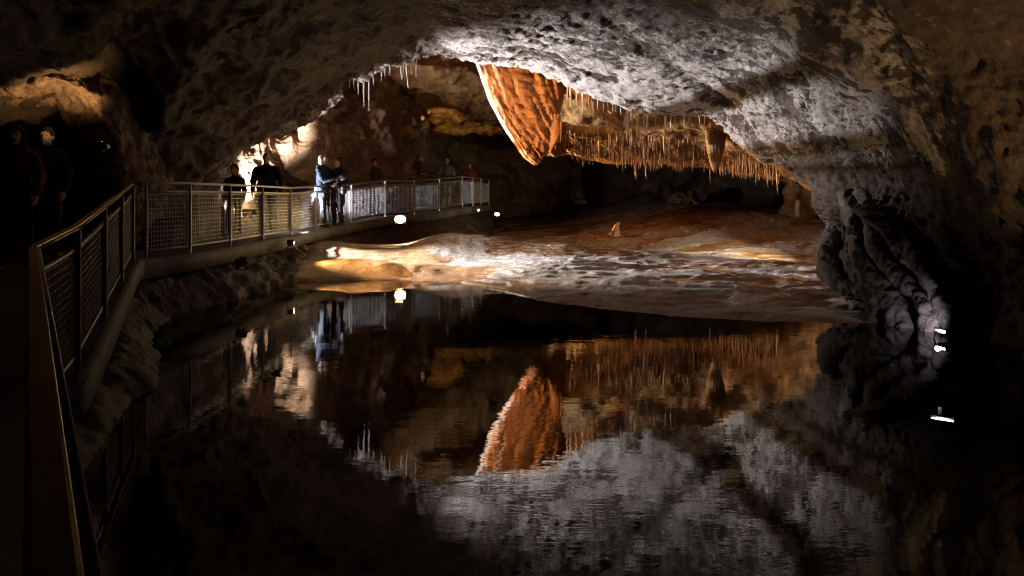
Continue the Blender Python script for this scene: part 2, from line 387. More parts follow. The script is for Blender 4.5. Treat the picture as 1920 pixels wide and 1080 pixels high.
# ------------------------------------------------------------------ vault: the near ceiling, lip round the lake chamber and right-hand wall
cols = [
 [(352, 470, 13.4), (300, 470, 12.6), (240, 465, 12.2), (190, 450, 12.2), (120, 450, 13)],
 [(352, 335, 14.0), (300, 335, 12.7), (240, 325, 12.1), (190, 290, 12.2), (120, 290, 13.2)],
 [(440, 268, 15.0), (380, 232, 13.0), (310, 190, 11.5), (200, 110, 10.5), (0, 60, 8)],
 [(505, 240, 16.0), (450, 180, 13.5), (370, 115, 11.5), (250, 20, 9.5), (50, -130, 6.5)],
 [(590, 190, 17.0), (545, 120, 14.0), (480, 50, 11.5), (400, -60, 9), (250, -280, 6)],
 [(650, 138, 17.5), (625, 80, 14.5), (590, 20, 12.2), (530, -80, 9.5), (450, -330, 6)],
 [(780, 88, 17.6), (772, 50, 15.0), (760, 0, 12.8), (740, -100, 10), (700, -360, 6)],
 [(890, 107, 17.3), (910, 70, 15.2), (940, 20, 13.0), (960, -80, 10), (980, -360, 6)],
 [(1000, 126, 17.0), (1040, 85, 15.0), (1080, 30, 13.0), (1130, -80, 10), (1200, -360, 6)],
 [(1160, 190, 16.8), (1190, 130, 14.8), (1230, 55, 12.6), (1290, -60, 9.5), (1400, -340, 5.6)],
 [(1330, 216, 16.3), (1362, 160, 14.0), (1400, 90, 12.0), (1470, -10, 9.5), (1650, -260, 5.6)],
 [(1400, 275, 15.0), (1440, 215, 13.0), (1500, 140, 11.0), (1590, 50, 9), (1850, -120, 5.6)],
 [(1480, 332, 13.8), (1530, 275, 12.0), (1600, 210, 10.5), (1700, 130, 8.5), (2050, 40, 5.6)],
 [(1565, 392, 12.4), (1612, 340, 11.2), (1690, 290, 10.0), (1800, 240, 8), (2200, 200, 5.4)],
 [(1585, 440, 11.7), (1640, 420, 10.8), (1730, 390, 9.8), (1850, 360, 8), (2250, 340, 5.4)],
 [(1548, 505, 11.2), (1640, 490, 10.4), (1750, 480, 9.5), (1880, 480, 7.8), (2280, 500, 5.4)],
 [(1585, 552, 10.8), (1680, 560, 10.0), (1780, 560, 9.4), (1900, 590, 7.5), (2300, 700, 5.2)],
 [(1640, 615, 10.4), (1700, 640, 9.5), (1790, 660, 9.0), (1920, 720, 7.2), (2330, 900, 5.0)],
]
net = []
behind = [[], []]
for c in cols:
    p = P(*c[0]); q = P(*c[1])
    dirn = (P(c[1][0], c[1][1], c[0][2])-p).normalized()      # outward across the picture plane
    behind[1].append(p+Vector((dirn.x*.55, 0.55, dirn.z*.55)))
    behind[0].append(p+Vector((dirn.x*2.2, 0.9, dirn.z*2.2)))
net = behind+[[P(*c[k]) for c in cols] for k in range(5)]
# close over and behind the camera
net.append([Vector((-6.5, -1, .2)), Vector((-6.5, -1, 1.2)), Vector((-6, -1, 3)), Vector((-5, -1, 4)), Vector((-4, -1, 4.6)), Vector((-3, -1, 4.8)),
            Vector((-1.6, -1, 5)), Vector((0, -1, 5)), Vector((1.2, -1, 5)), Vector((2.4, -1, 4.9)), Vector((3.6, -1, 4.6)), Vector((4.6, -1, 4.2)),
            Vector((5.3, -1, 3.6)), Vector((5.7, -1, 2.8)), Vector((5.8, -1, 2)), Vector((5.7, -1, 1.2)), Vector((5.6, -1, .4)), Vector((5.5, -1, -.6))])

G1 = [(1040, -60), (1160, 55), (1250, 120), (1335, 182), (1420, 268), (1490, 335), (1575, 420)]
G2 = [(1440, 172), (1500, 215), (1550, 290), (1600, 350), (1640, 420), (1720, 520)]
G3 = [(980, -40), (1080, 40), (1230, 95), (1300, 150)]
RB1 = [(1560, 370), (1590, 420), (1600, 470), (1640, 530), (1700, 600)]
RB2 = [(1650, 400), (1690, 470), (1740, 540), (1775, 590)]
def d_vault(p, px, py, u, v):
    right = sstep(750, 900, px+.35*(88-py))
    warp = p+.5*np.stack([fbm(p, 1.0, 4, 40), fbm(p, 1.0, 4, 41), fbm(p, 1.0, 4, 42)], 1)
    f1, f2 = worley(warp*np.array([.55, .95, 1.25]), 1.9, 1); e1 = f2-f1
    g1, g2 = worley(warp*np.array([.6, 1, 1.2]), 6.5, 2); e2 = g2-g1
    var = sstep(-.25, .3, fbm(p, .8, 3, 46))
    wv_ = fbm(p, .9, 3, 48)*.35+fbm(p, 2.4, 2, 49)*.1
    sc_ = np.stack([(u+wv_)*2.1, v*.9+wv_, p[:, 1]*.12], 1)
    strk = .45*fbm(sc_, 1.3, 5, 47, .6, True)+.55*fbm(sc_*np.array([1, .85, 1])+.3*fbm(p, 1.8, 2, 52)[:, None], 3.1, 4, 51, .62, True)
    scal = (1-sstep(0, .4, e1))*.03*var+(1-sstep(0, .4, e2))*.012*(.4+.6*var)+(strk-.45)*.2*(1-.7*sstep(3.9, 4.6, u))
    scal_l = (1-sstep(0, .3, e1))*.03
    big = fbm(p, .45, 3, 3)*.55*(.35+.65*sstep(2.15, 3.2, u))*(1-.72*right*sstep(1500, 1300, px))+fbm(p, 1.6, 4, 5)*.14*(1-.45*right)
    fine = fbm(p, 6, 3, 8)*.035
    fold = fbm(p*np.array([1.6, .5, .9]), 1.1, 3, 60, ridged=True)*.22*(1-right)
    d = big*.8+fine+scal*right+scal_l*(1-right)+fold
    for G, wd, am in ((G1, 11, .06), (G2, 14, .09), (G3, 8, .035)):
        d = d-am*np.exp(-(polydist(px, py, G)/wd)**2)*(.7+.6*fbm(p, 1.5, 2, 77))
    d = d-.2*np.exp(-(polydist(px, py, [(1330, 178), (1420, 266), (1490, 333), (1570, 410)])/13)**2)*(.7+.5*fbm(p, 2, 2, 79))
    for G, wd, am in ((RB1, 24, .3), (RB2, 18, .28)):
        d = d+am*np.exp(-(polydist(px, py, G)/wd)**2)*(1+.8*fbm(p, 2.2, 3, 78))
    rag = sstep(.8, 1.6, u)*sstep(2.7, 2.1, u)
    d = d+rag*(fbm(p, 1.9, 5, 97, .6, True)-.4)*(.42-.26*right)*(.2+.8*sstep(460, 560, px))
    pit = sstep(.1, .4, fbm(p, 2.8, 4, 90))*sstep(1500, 1600, px)*.16*sstep(330, 420, py)
    d = d-pit
    low = sstep(380, 480, py)*sstep(1500, 1600, px)
    uw = u+.12*fbm(p, 1.1, 3, 94)
    flu = fbm(np.stack([uw*2.1, v*.33, 0*u], 1), 1.5, 4, 95, .5, True)
    d = d-low*.32*sstep(1.2, 2.2, u)+low*((flu-.45)*.14+(fbm(p, 4.2, 4, 93, ridged=True)-.4)*.07)
    ridge = sstep(.36, .6, strk+.12*fbm(p, 5, 3, 50))
    calc_light = right*(-.15+.56*ridge-.16*sstep(2.7, 4.2, u)*sstep(1500, 1300, px)+.4*fbm(p, 1.4, 4, 21)+.2*sstep(60, 190, py)*sstep(1450, 1250, px))  # calcite on the ridges; brighter lip and dimmer upper zone painted in
    calc_light = calc_light-.5*sstep(235, 350, py-.12*(px-1500))*sstep(1440, 1520, px)-.2*np.exp(-(polydist(px, py, G1)/15)**2)-.12*np.exp(-(polydist(px, py, G2)/15)**2)  # shade on the low right wall and in the grooves painted in
    calc_light = calc_light+.75*sstep(560, 600, py)*sstep(1620, 1640, px)*sstep(1730, 1690, px)  # pale patch paints the bluish highlight on the wall foot
    calc_light = calc_light*(1-.75*sstep(1640, 1780, px-.3*py))-.2*low  # low wall painted darker again, standing in for shade
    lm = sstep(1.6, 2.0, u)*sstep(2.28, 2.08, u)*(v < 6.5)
    calc_light = np.maximum(calc_light, lm*.3)  # lit rim of the left lip painted as a pale edge
    return d, {'calc_light': calc_light}
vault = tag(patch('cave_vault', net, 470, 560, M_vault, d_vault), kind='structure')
_c = np.empty(len(vault.data.vertices)*3); vault.data.vertices.foreach_get('co', _c); _c = _c.reshape(-1, 3); _c = _c[_c[:, 1] > 13.5]
_px, _py = 960+F*_c[:, 0]/_c[:, 1], HY-F*(_c[:, 2]-H)/_c[:, 1]
def lip(x):
    """lowest visible point of the vault lip at this column, and its distance"""
    m_ = np.abs(_px-x) < 4; j_ = np.argmax(np.where(m_, _py, -1e9)); return float(_py[j_]), float(_c[j_, 1])

# ------------------------------------------------------------------ chamber wall behind the walkway
wc = [
 [(300, 180, 17), (300, 300, 16), (300, 400, 15.4), (300, 500, 14.8)],
 [(352, 180, 18), (352, 300, 16.6), (352, 400, 16), (352, 480, 15.6)],
 [(405, 180, 19.5), (405, 300, 18), (405, 380, 17.4), (405, 460, 17)],
 [(455, 160, 21.5), (455, 265, 19.9), (455, 350, 19.2), (455, 440, 18.8)],
 [(500, 150, 23), (500, 255, 21.4), (505, 340, 20.6), (500, 425, 20.1)],
 [(560, 130, 23.2), (560, 250, 22), (560, 330, 21.4), (560, 420, 20.6)],
 [(610, 120, 22.6), (610, 225, 21.3), (610, 310, 21.2), (610, 415, 20.9)],
 [(680, 90, 23.2), (680, 190, 21.7), (680, 285, 21.9), (680, 410, 22.4)],
 [(735, 80, 25), (742, 190, 23.2), (738, 290, 23.8), (735, 405, 24.4)],
 [(775, 80, 28), (780, 180, 25.6), (772, 290, 26.8), (765, 400, 27.2)],
 [(800, 80, 34), (805, 190, 31), (795, 290, 33), (790, 400, 34)],
 [(860, 80, 40), (860, 190, 38), (850, 290, 38), (850, 400, 38)]]
wn = [[P(*c[k]) for c in wc] for k in range(4)]
def d_wall(p, px, py, u, v):
    d = fbm(p, .55, 4, 100)*.9+fbm(p, 2.0, 4, 101)*.22+(fbm(p*np.array([1, 1, .8]), 1.0, 3, 103, ridged=True)-.4)*.35+fbm(p, 7, 3, 102)*.04
    d = d*(1-.65*np.exp(-((px-490)/45)**2))
    d = d-1.1*np.exp(-((px-560)/30)**2-((py-325)/36)**2)  # hollow shaped into the wall in place of a dark shadow
    d = d+.5*np.exp(-((px-545)/14)**2-((py-272)/14)**2)
    return d*sstep(0, .6, v)
tag(patch('chamber_wall', wn, 300, 420, M_wall, d_wall), kind='structure')

# upper roof of the back chamber, ending in the lit ledge
uc = []
for px, yt, dt in ((300, 40, 17), (450, 30, 19), (600, 40, 21), (700, 50, 20), (800, 60, 19.5), (900, 70, 19.5), (1000, 90, 19.5), (1100, 110, 20), (1250, 150, 20)):
    l = px/1000
    uc.append([P(px, yt-60, dt-2.5), P(px, yt+20, dt), P(px, 130+20*l, 22.5), P(px, 188+8*l, 26), P(px, 205+12*l, 27.5), P(px, 222+14*l, 29.2), P(px, 236+14*l, 29.6), P(px, 225+14*l, 31.5), P(px, 190, 36)])
un = [[c[k] for c in uc] for k in range(9)]
def d_up(p, px, py, u, v):
    return fbm(p, .6, 4, 120)*.5*(1-.6*sstep(3.6, 5, u))+fbm(p, 2, 4, 121)*.18+(fbm(p, 1.2, 3, 122, ridged=True)-.4)*.22+fbm(p, 6, 3, 123)*.05
tag(patch('chamber_roof', un, 260, 300, M_low, d_up), kind='structure')

# dark far wall that closes the chamber
fn = [[P(px, py, d) for px, d in ((560, 37), (750, 36), (900, 38), (1050, 37), (1200, 34), (1350, 33), (1480, 29), (1600, 27), (1800, 25))] for py in (120, 230, 330, 420, 470)]
def d_far(p, px, py, u, v):
    return fbm(p, .35, 4, 140)*2.0+fbm(p, 1.4, 4, 141)*.5
tag(patch('far_wall', fn, 120, 260, M_dark, d_far), kind='structure')

# low ceiling with the stalactite fringe, behind the vault lip
lc = [
 [(985, 95, 17.6), (985, 205, 19.5), (1000, 236, 20.6), (1000, 262, 22.2), (1000, 282, 23.2), (1000, 272, 25)],
 [(1040, 105, 17.6), (1040, 215, 19.3), (1045, 240, 20.6), (1045, 268, 22.2), (1045, 286, 23.2), (1045, 274, 25)],
 [(1130, 140, 17.8), (1130, 232, 19.2), (1130, 252, 20.6), (1130, 276, 22.2), (1130, 297, 23), (1130, 284, 25)],
 [(1220, 165, 17.8), (1220, 238, 19.0), (1220, 262, 20.4), (1220, 286, 21.6), (1220, 305, 22.6), (1220, 292, 25)],
 [(1310, 180, 17.4), (1310, 240, 18.6), (1310, 264, 20), (1310, 286, 21.2), (1310, 306, 22.2), (1310, 296, 25)],
 [(1390, 220, 16.6), (1390, 268, 17.8), (1395, 286, 19.4), (1395, 305, 20.6), (1400, 322, 21.6), (1400, 312, 25)],
 [(1470, 280, 15.6), (1470, 300, 16.8), (1465, 312, 18.6), (1460, 324, 20), (1455, 334, 21.2), (1455, 325, 25)],
 [(1560, 330, 14), (1550, 342, 15.5), (1540, 344, 17), (1525, 345, 19), (1510, 346, 20.8), (1505, 335, 25)],
 [(1660, 360, 13), (1640, 380, 15), (1620, 386, 17), (1600, 390, 19), (1570, 394, 20.8), (1560, 388, 25)]]
ln = [[P(*c[k]) for c in lc] for k in range(6)]
def d_low(p, px, py, u, v):
    d = fbm(p, .9, 4, 160)*.3+fbm(p, 3, 4, 161)*.07+(fbm(p, 2.0, 3, 162, ridged=True)-.4)*.07
    d = d-.35*np.exp(-(polydist(px, py, [(1060, 246), (1180, 258), (1240, 268)])/11)**2)
    return d
tag(patch('low_ceiling', ln, 190, 330, M_low, d_low), kind='structure')

# ------------------------------------------------------------------ left arch over the walkway
LA = [(-160, 200, 9.3), (-20, 172, 9.4), (50, 160, 9.5), (110, 156, 9.7), (165, 190, 10.1), (200, 250, 10.6), (212, 310, 11.2), (220, 390, 11.6), (226, 480, 11.8)]
an = []
for k in range(6):
    row = []
    for x, y, d in LA:
        cx, cy = 40, 330
        vx, vy = x-cx, y-cy; l = math.hypot(vx, vy); vx /= l; vy /= l
        off, dd = ((-85, 5.0), (-60, 2.6), (-44, 1.1), (0, 0), (50, .5), (120, 2.2))[k]
        row.append(P(x+vx*off, y+vy*off, d+dd))
    an.append(row)
def d_arch(p, px, py, u, v):
    f1, f2 = worley(p, 4.5, 6)
    return fbm(p, .9, 4, 180)*.28+fbm(p, 3.2, 4, 181)*.13-.06*(1-sstep(0, .3, f1))+fbm(p, 9, 3, 183)*.04
tag(patch('side_arch', an, 220, 300, M_wall, d_arch), kind='structure')
pn_ = [[P(px, py, d) for px, d in ((-260, 15), (-100, 17), (40, 18), (130, 17.5), (230, 15.5))] for py in (60, 180, 300, 400, 520)]
tag(patch('passage_wall', pn_, 120, 160, M_dark, lambda p, px, py, u, v: fbm(p, .5, 4, 190)*.9+fbm(p, 2, 4, 191)*.25), kind='structure')

# ------------------------------------------------------------------ flowstone floor
def shore(x):
    return np.interp(x, [-9, -4.6, -3.6, -2.2, -1.0, 0, .45, 1.2, 2.5, 4.2, 5.2, 12], [15.0, 14.9, 15.0, 15.05, 14.6, 13.2, 12.2, 11.1, 10.15, 9.75, 9.9, 9.2])
def gs(x, y, cx, cy, sx, sy, rot=0.0):
    c, s = math.cos(rot), math.sin(rot); dx, dy = x-cx, y-cy
    return np.exp(-((dx*c+dy*s)/sx)**2-((-dx*s+dy*c)/sy)**2)
nx, ny = 440, 470
xs = np.linspace(-7.5, 10.5, nx); ys = np.concatenate([np.linspace(8.2, 20, 350), np.linspace(20.06, 37, ny-350)])
X, Y = np.meshgrid(xs, ys, indexing='ij'); X = X.ravel(); Y = Y.ravel(); Z0 = np.zeros_like(X)
p2 = np.stack([X, Y, Z0], 1)
s = Y-shore(X)+fbm(p2, .8, 3, 200)*.5
z = np.where(s < 0, s*.45, 0)+np.clip(s, 0, 99)*.028
z += .26*gs(X, Y, -2.5, 15.9, 1.4, .7)*sstep(0, .8, s)                # orange mound
z += .5*gs(X, Y, -1.6, 18.5, 1.3, .9)+.38*gs(X, Y, .6, 18.3, 2.4, 1.3)  # crest
z += .3*gs(X, Y, .9, 15.2, 1.4, .9)+.16*gs(X, Y, 3, 13.5, 2.2, 1.4)
z += .45*gs(X, Y, -4.6, 18.2, 1.8, 2.6)                                  # bench under the walkway
z += .62*sstep(3, 9, X+.2*(Y-20))*sstep(17, 25, Y)+.26*sstep(19, 25, Y)*sstep(1, 5, X)
z -= .5*gs(X, Y, 1.4, 21.5, 2.2, 1.6)+.3*gs(X, Y, -1.5, 22, 2, 1.6)
z = z+fbm(p2, .7, 3, 201)*.1*sstep(0, 1, s)
# rimstone terraces: long low steps with scalloped edges
hz = z+fbm(p2*np.array([.8, 1.3, 1]), .9, 4, 202)*.09
st = .055; k = np.floor(hz/st); fr = hz/st-k
ter = (k+sstep(.62, 1.0, fr))*st
mask = sstep(.02, .4, s)*(.45+.55*sstep(-2.5, .3, X))*(1-.85*gs(X, Y, -2.0, 15.7, 1.5, 1.1))
z = z*(1-mask*.8)+(ter-(hz-z)*.35)*mask*.8
f1, f2 = worley(p2*np.array([1, 1.6, 1]), 5.5, 9)
rough = sstep(-.05, .25, fbm(p2, .6, 3, 206)+.12)
z = z+mask*((1-sstep(0, .4, f2-f1))*.011*rough+fbm(p2, 5, 4, 203)*.02*rough+fbm(p2, 1.8, 3, 204)*.02)
lipm = sstep(.6, .8, fr)*sstep(1.0, .92, fr)*sstep(-.2, .2, fbm(p2, 1.1, 2, 208))
pat = fbm(p2*np.array([.6, 1.15, 1]), .55, 6, 205)+.03*sstep(-.5, 1, X)+.2*gs(X, Y, .6, 15.5, 1.6, 1.6)
calc_light = .0+.5*sstep(-.04, .12, pat)*sstep(-2.6, -1.2, X)+.12*rough+.48*lipm*mask+.25*gs(X, Y, -1.6, 18.5, .9, .6)
z = z+.035*sstep(-.06, .06, pat)*mask
calc_light = calc_light*(1-.75*gs(X, Y, -2.8, 16, 1.7, .9))*(1-.6*sstep(21, 24, Y))
idx = np.arange(nx*ny).reshape(nx, ny)
fs = np.stack([idx[:-1, :-1], idx[1:, :-1], idx[1:, 1:], idx[:-1, 1:]], -1).reshape(-1, 4)
FLOORZ = z.reshape(nx, ny)
def floor_z(x, y):
    i = int(np.clip(np.searchsorted(xs, x), 1, nx-1)); j = int(np.clip(np.searchsorted(ys, y), 1, ny-1))
    return float(FLOORZ[i, j])
tag(mesh_obj('flowstone_floor', np.stack([X, Y, z], 1).tolist(), fs.tolist(), M_flow, None, True, {'calc_light': calc_light}), kind='structure')

# ------------------------------------------------------------------ lake
m, nt, N = mat_new('lake_water'); L = nt.links.new
tc = N('ShaderNodeTexCoord'); mp = N('ShaderNodeMapping'); mp.inputs['Scale'].default_value = (1.0, 2.6, 1); L(tc.outputs['Object'], mp.inputs[0])
n1 = N('ShaderNodeTexNoise', Scale=1.5, Detail=4.0, Roughness=.6); L(mp.outputs[0], n1.inputs['Vector'])
n2 = N('ShaderNodeTexNoise', Scale=.35, Detail=2.0); L(tc.outputs['Object'], n2.inputs['Vector'])
ms = N('ShaderNodeMapRange'); L(n2.outputs['Fac'], ms.inputs[0]); ms.inputs[1].default_value = .35; ms.inputs[2].default_value = .65; ms.inputs[3].default_value = .25; ms.inputs[4].default_value = 1.0
bp = N('ShaderNodeBump', Distance=.0021); L(n1.outputs['Fac'], bp.inputs['Height']); L(ms.outputs[0], bp.inputs['Strength'])
gl = N('ShaderNodeBsdfGlossy', Roughness=.0); gl.inputs['Color'].default_value = (.95, .95, .95, 1); L(bp.outputs[0], gl.inputs['Normal'])
tr = N('ShaderNodeBsdfTransparent'); tr.inputs['Color'].default_value = (.34, .38, .34, 1)
fr_ = N('ShaderNodeFresnel', IOR=1.95); L(bp.outputs[0], fr_.inputs['Normal'])
mx = N('ShaderNodeMixShader'); L(fr_.outputs[0], mx.inputs[0]); L(tr.outputs[0], mx.inputs[1]); L(gl.outputs[0], mx.inputs[2])
o = N('ShaderNodeOutputMaterial'); L(mx.outputs[0], o.inputs[0]); M_water = m
tag(mesh_obj('lake_water', [(-6.5, -3, 0), (11, -3, 0), (11, 24, 0), (-6.5, 24, 0)], [(0, 1, 2, 3)], M_water, smooth=False), kind='structure')
bn = [[Vector((x, y, -1.6 if -3 < x < 6 and y < 12 else -1.0)) for x in (-7, -4, -1, 2, 5, 8, 11)] for y in (-3, 1, 5, 9, 13, 17)]
tag(patch('lake_bed', bn, 80, 80, M_bed, lambda p, px, py, u, v: fbm(p, .6, 4, 230)*.4), kind='structure')

# ------------------------------------------------------------------ walkway
rail = [(-.27, .45, .25), (-2.76, 4.3, .31), (-3.11, 5.3, .39), (-3.79, 6.9, .52), (-4.47, 8.5, .66), (-5.0, 9.8, .80),
        (-5.08, 10.3, .80), (-4.9, 11.3, .81), (-4.86, 12.8, .82), (-4.9, 14.6, .83), (-4.91, 16.5, .83), (-4.84, 18.3, .89), (-4.44, 20.5, .985), (-3.77, 22.0, 1.13),
        (-3.08, 23.3, 1.17), (-2.43, 24.7, 1.26), (-1.76, 26.0, 1.38), (-1.47, 27.5, 1.40), (-1.26, 29.5, 1.42), (-1.03, 32.0, 1.42)]
inner = [(x+.12, y, z) for x, y, z in rail]
inner[0] = (.6, -1.2, .2)
outer = [(-2.4, -1.5, .2), (-5.2, 4.0, .31), (-5.9, 5.0, .39), (-6.6, 6.5, .52), (-7.2, 8.2, .66), (-7.6, 9.8, .80), (-7.7, 10.6, .80), (-7.7, 11.8, .81), (-7.6, 13.6, .82),
         (-7.8, 16, .83), (-7.6, 18, .83), (-7.0, 20.4, .89), (-6.2, 22.4, .985), (-5.2, 24.2, 1.13), (-4.6, 25.4, 1.17), (-4, 26.6, 1.26), (-3.6, 28, 1.38), (-3.3, 29, 1.4), (-3.1, 30.5, 1.42), (-2.9, 33, 1.42)]
I = crv(np.array(inner), 160); O = crv(np.array(outer), 160)
vs, fs = [], []
for a, b in zip(I, O):
    for t, dz in ((0, -.26), (0, -.02), (.02, 0), (.25, 0), (.5, 0), (.75, 0), (1, 0), (1, -.26)):
        q = a*(1-t)+b*t; vs.append((q[0], q[1], q[2]+dz+(.012*math.sin(q[0]*9+q[1]*7) if .1 < t < .9 else 0)))
for i in range(159):
    for k_ in range(7):
        fs.append((i*8+k_, i*8+k_+1, (i+1)*8+k_+1, (i+1)*8+k_))
    fs.append((i*8+7, i*8, (i+1)*8, (i+1)*8+7))
tag(mesh_obj('walkway', vs, fs, M_conc), kind='structure')

# bank between walkway and lake
wl = [(-1.2, 1.0), (-2.46, 4.23), (-3.0, 5.9), (-3.36, 7.1), (-4.2, 8.7), (-4.62, 9.7), (-4.7, 10.7), (-4.45, 12.2), (-4.3, 14.9), (-4.1, 16.5), (-4.1, 18.5), (-3.7, 20.6)]
dk = [(-.8, .8, .2), (-2.8, 4.2, .28), (-3.4, 5.7, .42), (-3.85, 6.9, .52), (-4.6, 8.5, .66), (-5.1, 9.8, .8), (-5.1, 10.8, .8), (-5.0, 12.4, .82), (-5.0, 14.7, .83), (-5, 16.5, .83), (-4.95, 18.4, .9), (-4.6, 20.5, .98)]
ext = [(-1.4, .3), (-.9, -.2)]
b_n = [[Vector((x-.35, y, z-.1)) for x, y, z in dk], [Vector((x+.02, y, z-.3)) for x, y, z in dk],
       [Vector((.55*x+.45*a, .55*y+.45*b, max(.12, .4*z))) for (x, y, z), (a, b) in zip(dk, wl)],
       [Vector((a, b, .0)) for a, b in wl], [Vector((a+.2, b-.05, -.3)) for a, b in wl], [Vector((a+1.2, b-.3, -1.3)) for a, b in wl]]
def d_bank(p, px, py, u, v):
    return (fbm(p, 1.3, 4, 250)*.2+fbm(p, 4, 4, 251)*.07+(fbm(p, 2.2, 3, 252, ridged=True)-.4)*.1)*sstep(.3, 1.2, u)*(.5+.5*sstep(8, 11, p[:, 1]))
tag(patch('lake_bank', b_n, 90, 330, M_bank, d_bank, toward=(3, 8, 1)), kind='structure')

# concrete pier blocks under the far walkway are part of the beam: one bank of rock behind it
kb = [[Vector((x-.1, y+.1, z-.2)) for x, y, z in rail[11:]], [Vector((x+.35, y-.25, z-.75)) for x, y, z in rail[11:]], [Vector((x+.9, y-.7, .35)) for x, y, z in rail[11:]], [Vector((x+1.3, y-1.0, -.1)) for x, y, z in rail[11:]]]
tag(patch('rear_bank', kb, 70, 200, M_bank, lambda p, px, py, u, v: (fbm(p, 1.1, 4, 260)*.3+fbm(p, 4, 3, 261)*.1)*sstep(.1, .8, u)), kind='structure')

# ------------------------------------------------------------------ railings
def wire_panel(mb, a, b, z0, z1, sp, r):
    a, b = Vector(a), Vector(b); n = max(2, int((b-a).length/sp)); t = (b-a).normalized()
    for i in range(1, n):
        q = a.lerp(b, i/n); mb.bar(q+Vector((0, 0, z0)), q+Vector((0, 0, z1)), r, r)
    m_ = int((z1-z0)/sp)
    for j in range(1, m_):
        z_ = z0+(z1-z0)*j/m_; mb.bar(a+Vector((0, 0, z_)), b+Vector((0, 0, z_)), r, r)

def railing(name, label, pts, posts, flat=False, sp=.065, wire=.0048, drop=.18):
    root = empty(name, pts[0]); base = Vector(pts[0])
    tag(root, label, 'railing', 'steel mesh railings along the walkway')
    L_ = [Vector(p)-base for p in pts]
    hr = MB()
    if flat:
        for a, b in zip(L_, L_[1:]): hr.bar(a+Vector((0, 0, 1.02)), b+Vector((0, 0, 1.02)), .045, .022)
        hr.build('handrail', M_wood, root, bevel=.006)
        e = MB()
        for a, b in zip(L_, L_[1:]):
            n_ = (b-a).cross(Vector((0, 0, 1))).normalized()
            if n_.x < 0: n_ = -n_
            e.tube([a+n_*.03+Vector((0, 0, 1.01)), b+n_*.03+Vector((0, 0, 1.01))], .008)
        e.build('rail_edge', M_steel, root, True)
    else:
        hr.tube([p+Vector((0, 0, 1.05)) for p in L_], .022); hr.build('handrail', M_steel, root, True)
    mr = MB(); mr.tube([p+Vector((0, 0, .925 if not flat else .86)) for p in L_], .018); mr.build('middle_rail', M_dsteel if flat else M_steel, root, True)
    br = MB(); br.tube([p+Vector((0, 0, .1)) for p in L_], .018); br.build('bottom_rail', M_dsteel if flat else M_steel, root, True)
    for i in posts:
        p = L_[i]; q = MB(); q.bar(p+Vector((.03, 0, -drop)), p+Vector((.03, 0, 1.04 if not flat else 1.0)), .038, .022, up=(0, 1, 0))
        q.build('post', M_dsteel if flat else M_steel, root, bevel=.004)
    st_ = M_dsteel if flat else M_steel
    for i in range(len(L_)-1):
        w = MB(); a, b = L_[i].lerp(L_[i+1], .03), L_[i].lerp(L_[i+1], .97)
        wire_panel(w, a, b, .1, .88, sp, wire); pn__ = w.build('mesh_panel', st_, root)
        if flat: continue
        f = MB(); za, zb = Vector((0, 0, .1)), Vector((0, 0, .89))
        f.tube([a+za, a+zb, b+zb, b+za], .011, 6)
        f.build('panel_frame', M_steel, pn__)
railing('railing', 'dark mesh railing climbing the ramp at the left, with a flat brass coloured handrail', rail[0:6], [1, 2, 3, 4, 5], True, .05, .0028)
railing('railing', 'dim mesh railing in front of the man and child, from ramp corner to lit bend', rail[6:11], range(5))
railing('railing', 'brightly lit mesh railing in front of the couple, curving away over the low lamps', rail[10:], range(1, 10))

# chain rope on far side of the walkway behind the corner
cb = MB(); cp = [P(x, y, d) for x, y, d in ((262, 520, 10.6), (300, 527, 11.2), (340, 524, 11.8), (380, 516, 12.6), (430, 512, 13.6), (480, 505, 14.6))]
cb.tube(crv(np.array([tuple(c) for c in cp]), 40).tolist(), .012, 6); tag(cb.build('cable', M_black, None, True), 'thin power cable running along the rock bank under the railing', 'cable')
rr = empty('rope_barrier', (-7.0, 13.6, .83)); tag(rr, 'low rope barrier with wooden posts at the back of the walkway, left of the child', 'rope barrier')
for px_ in (372, 418):
    q = P(px_, 400, 16.2)-Vector((-7.0, 13.6, .83)); t_ = MB(); t_.tube([Vector((q.x, q.y, -.02)), Vector((q.x, q.y, .66))], .035, 8); t_.build('post', M_dsteel, rr, True)
t_ = MB(); t_.tube(crv(np.array([tuple(P(x, y, 16.15)-Vector((-7.0, 13.6, .83))) for x, y in ((350, 401), (372, 393), (396, 391), (418, 385))]), 24).tolist(), .016, 8); t_.build('rope', plain('pale_rope', (.4, .36, .3)), rr, True)

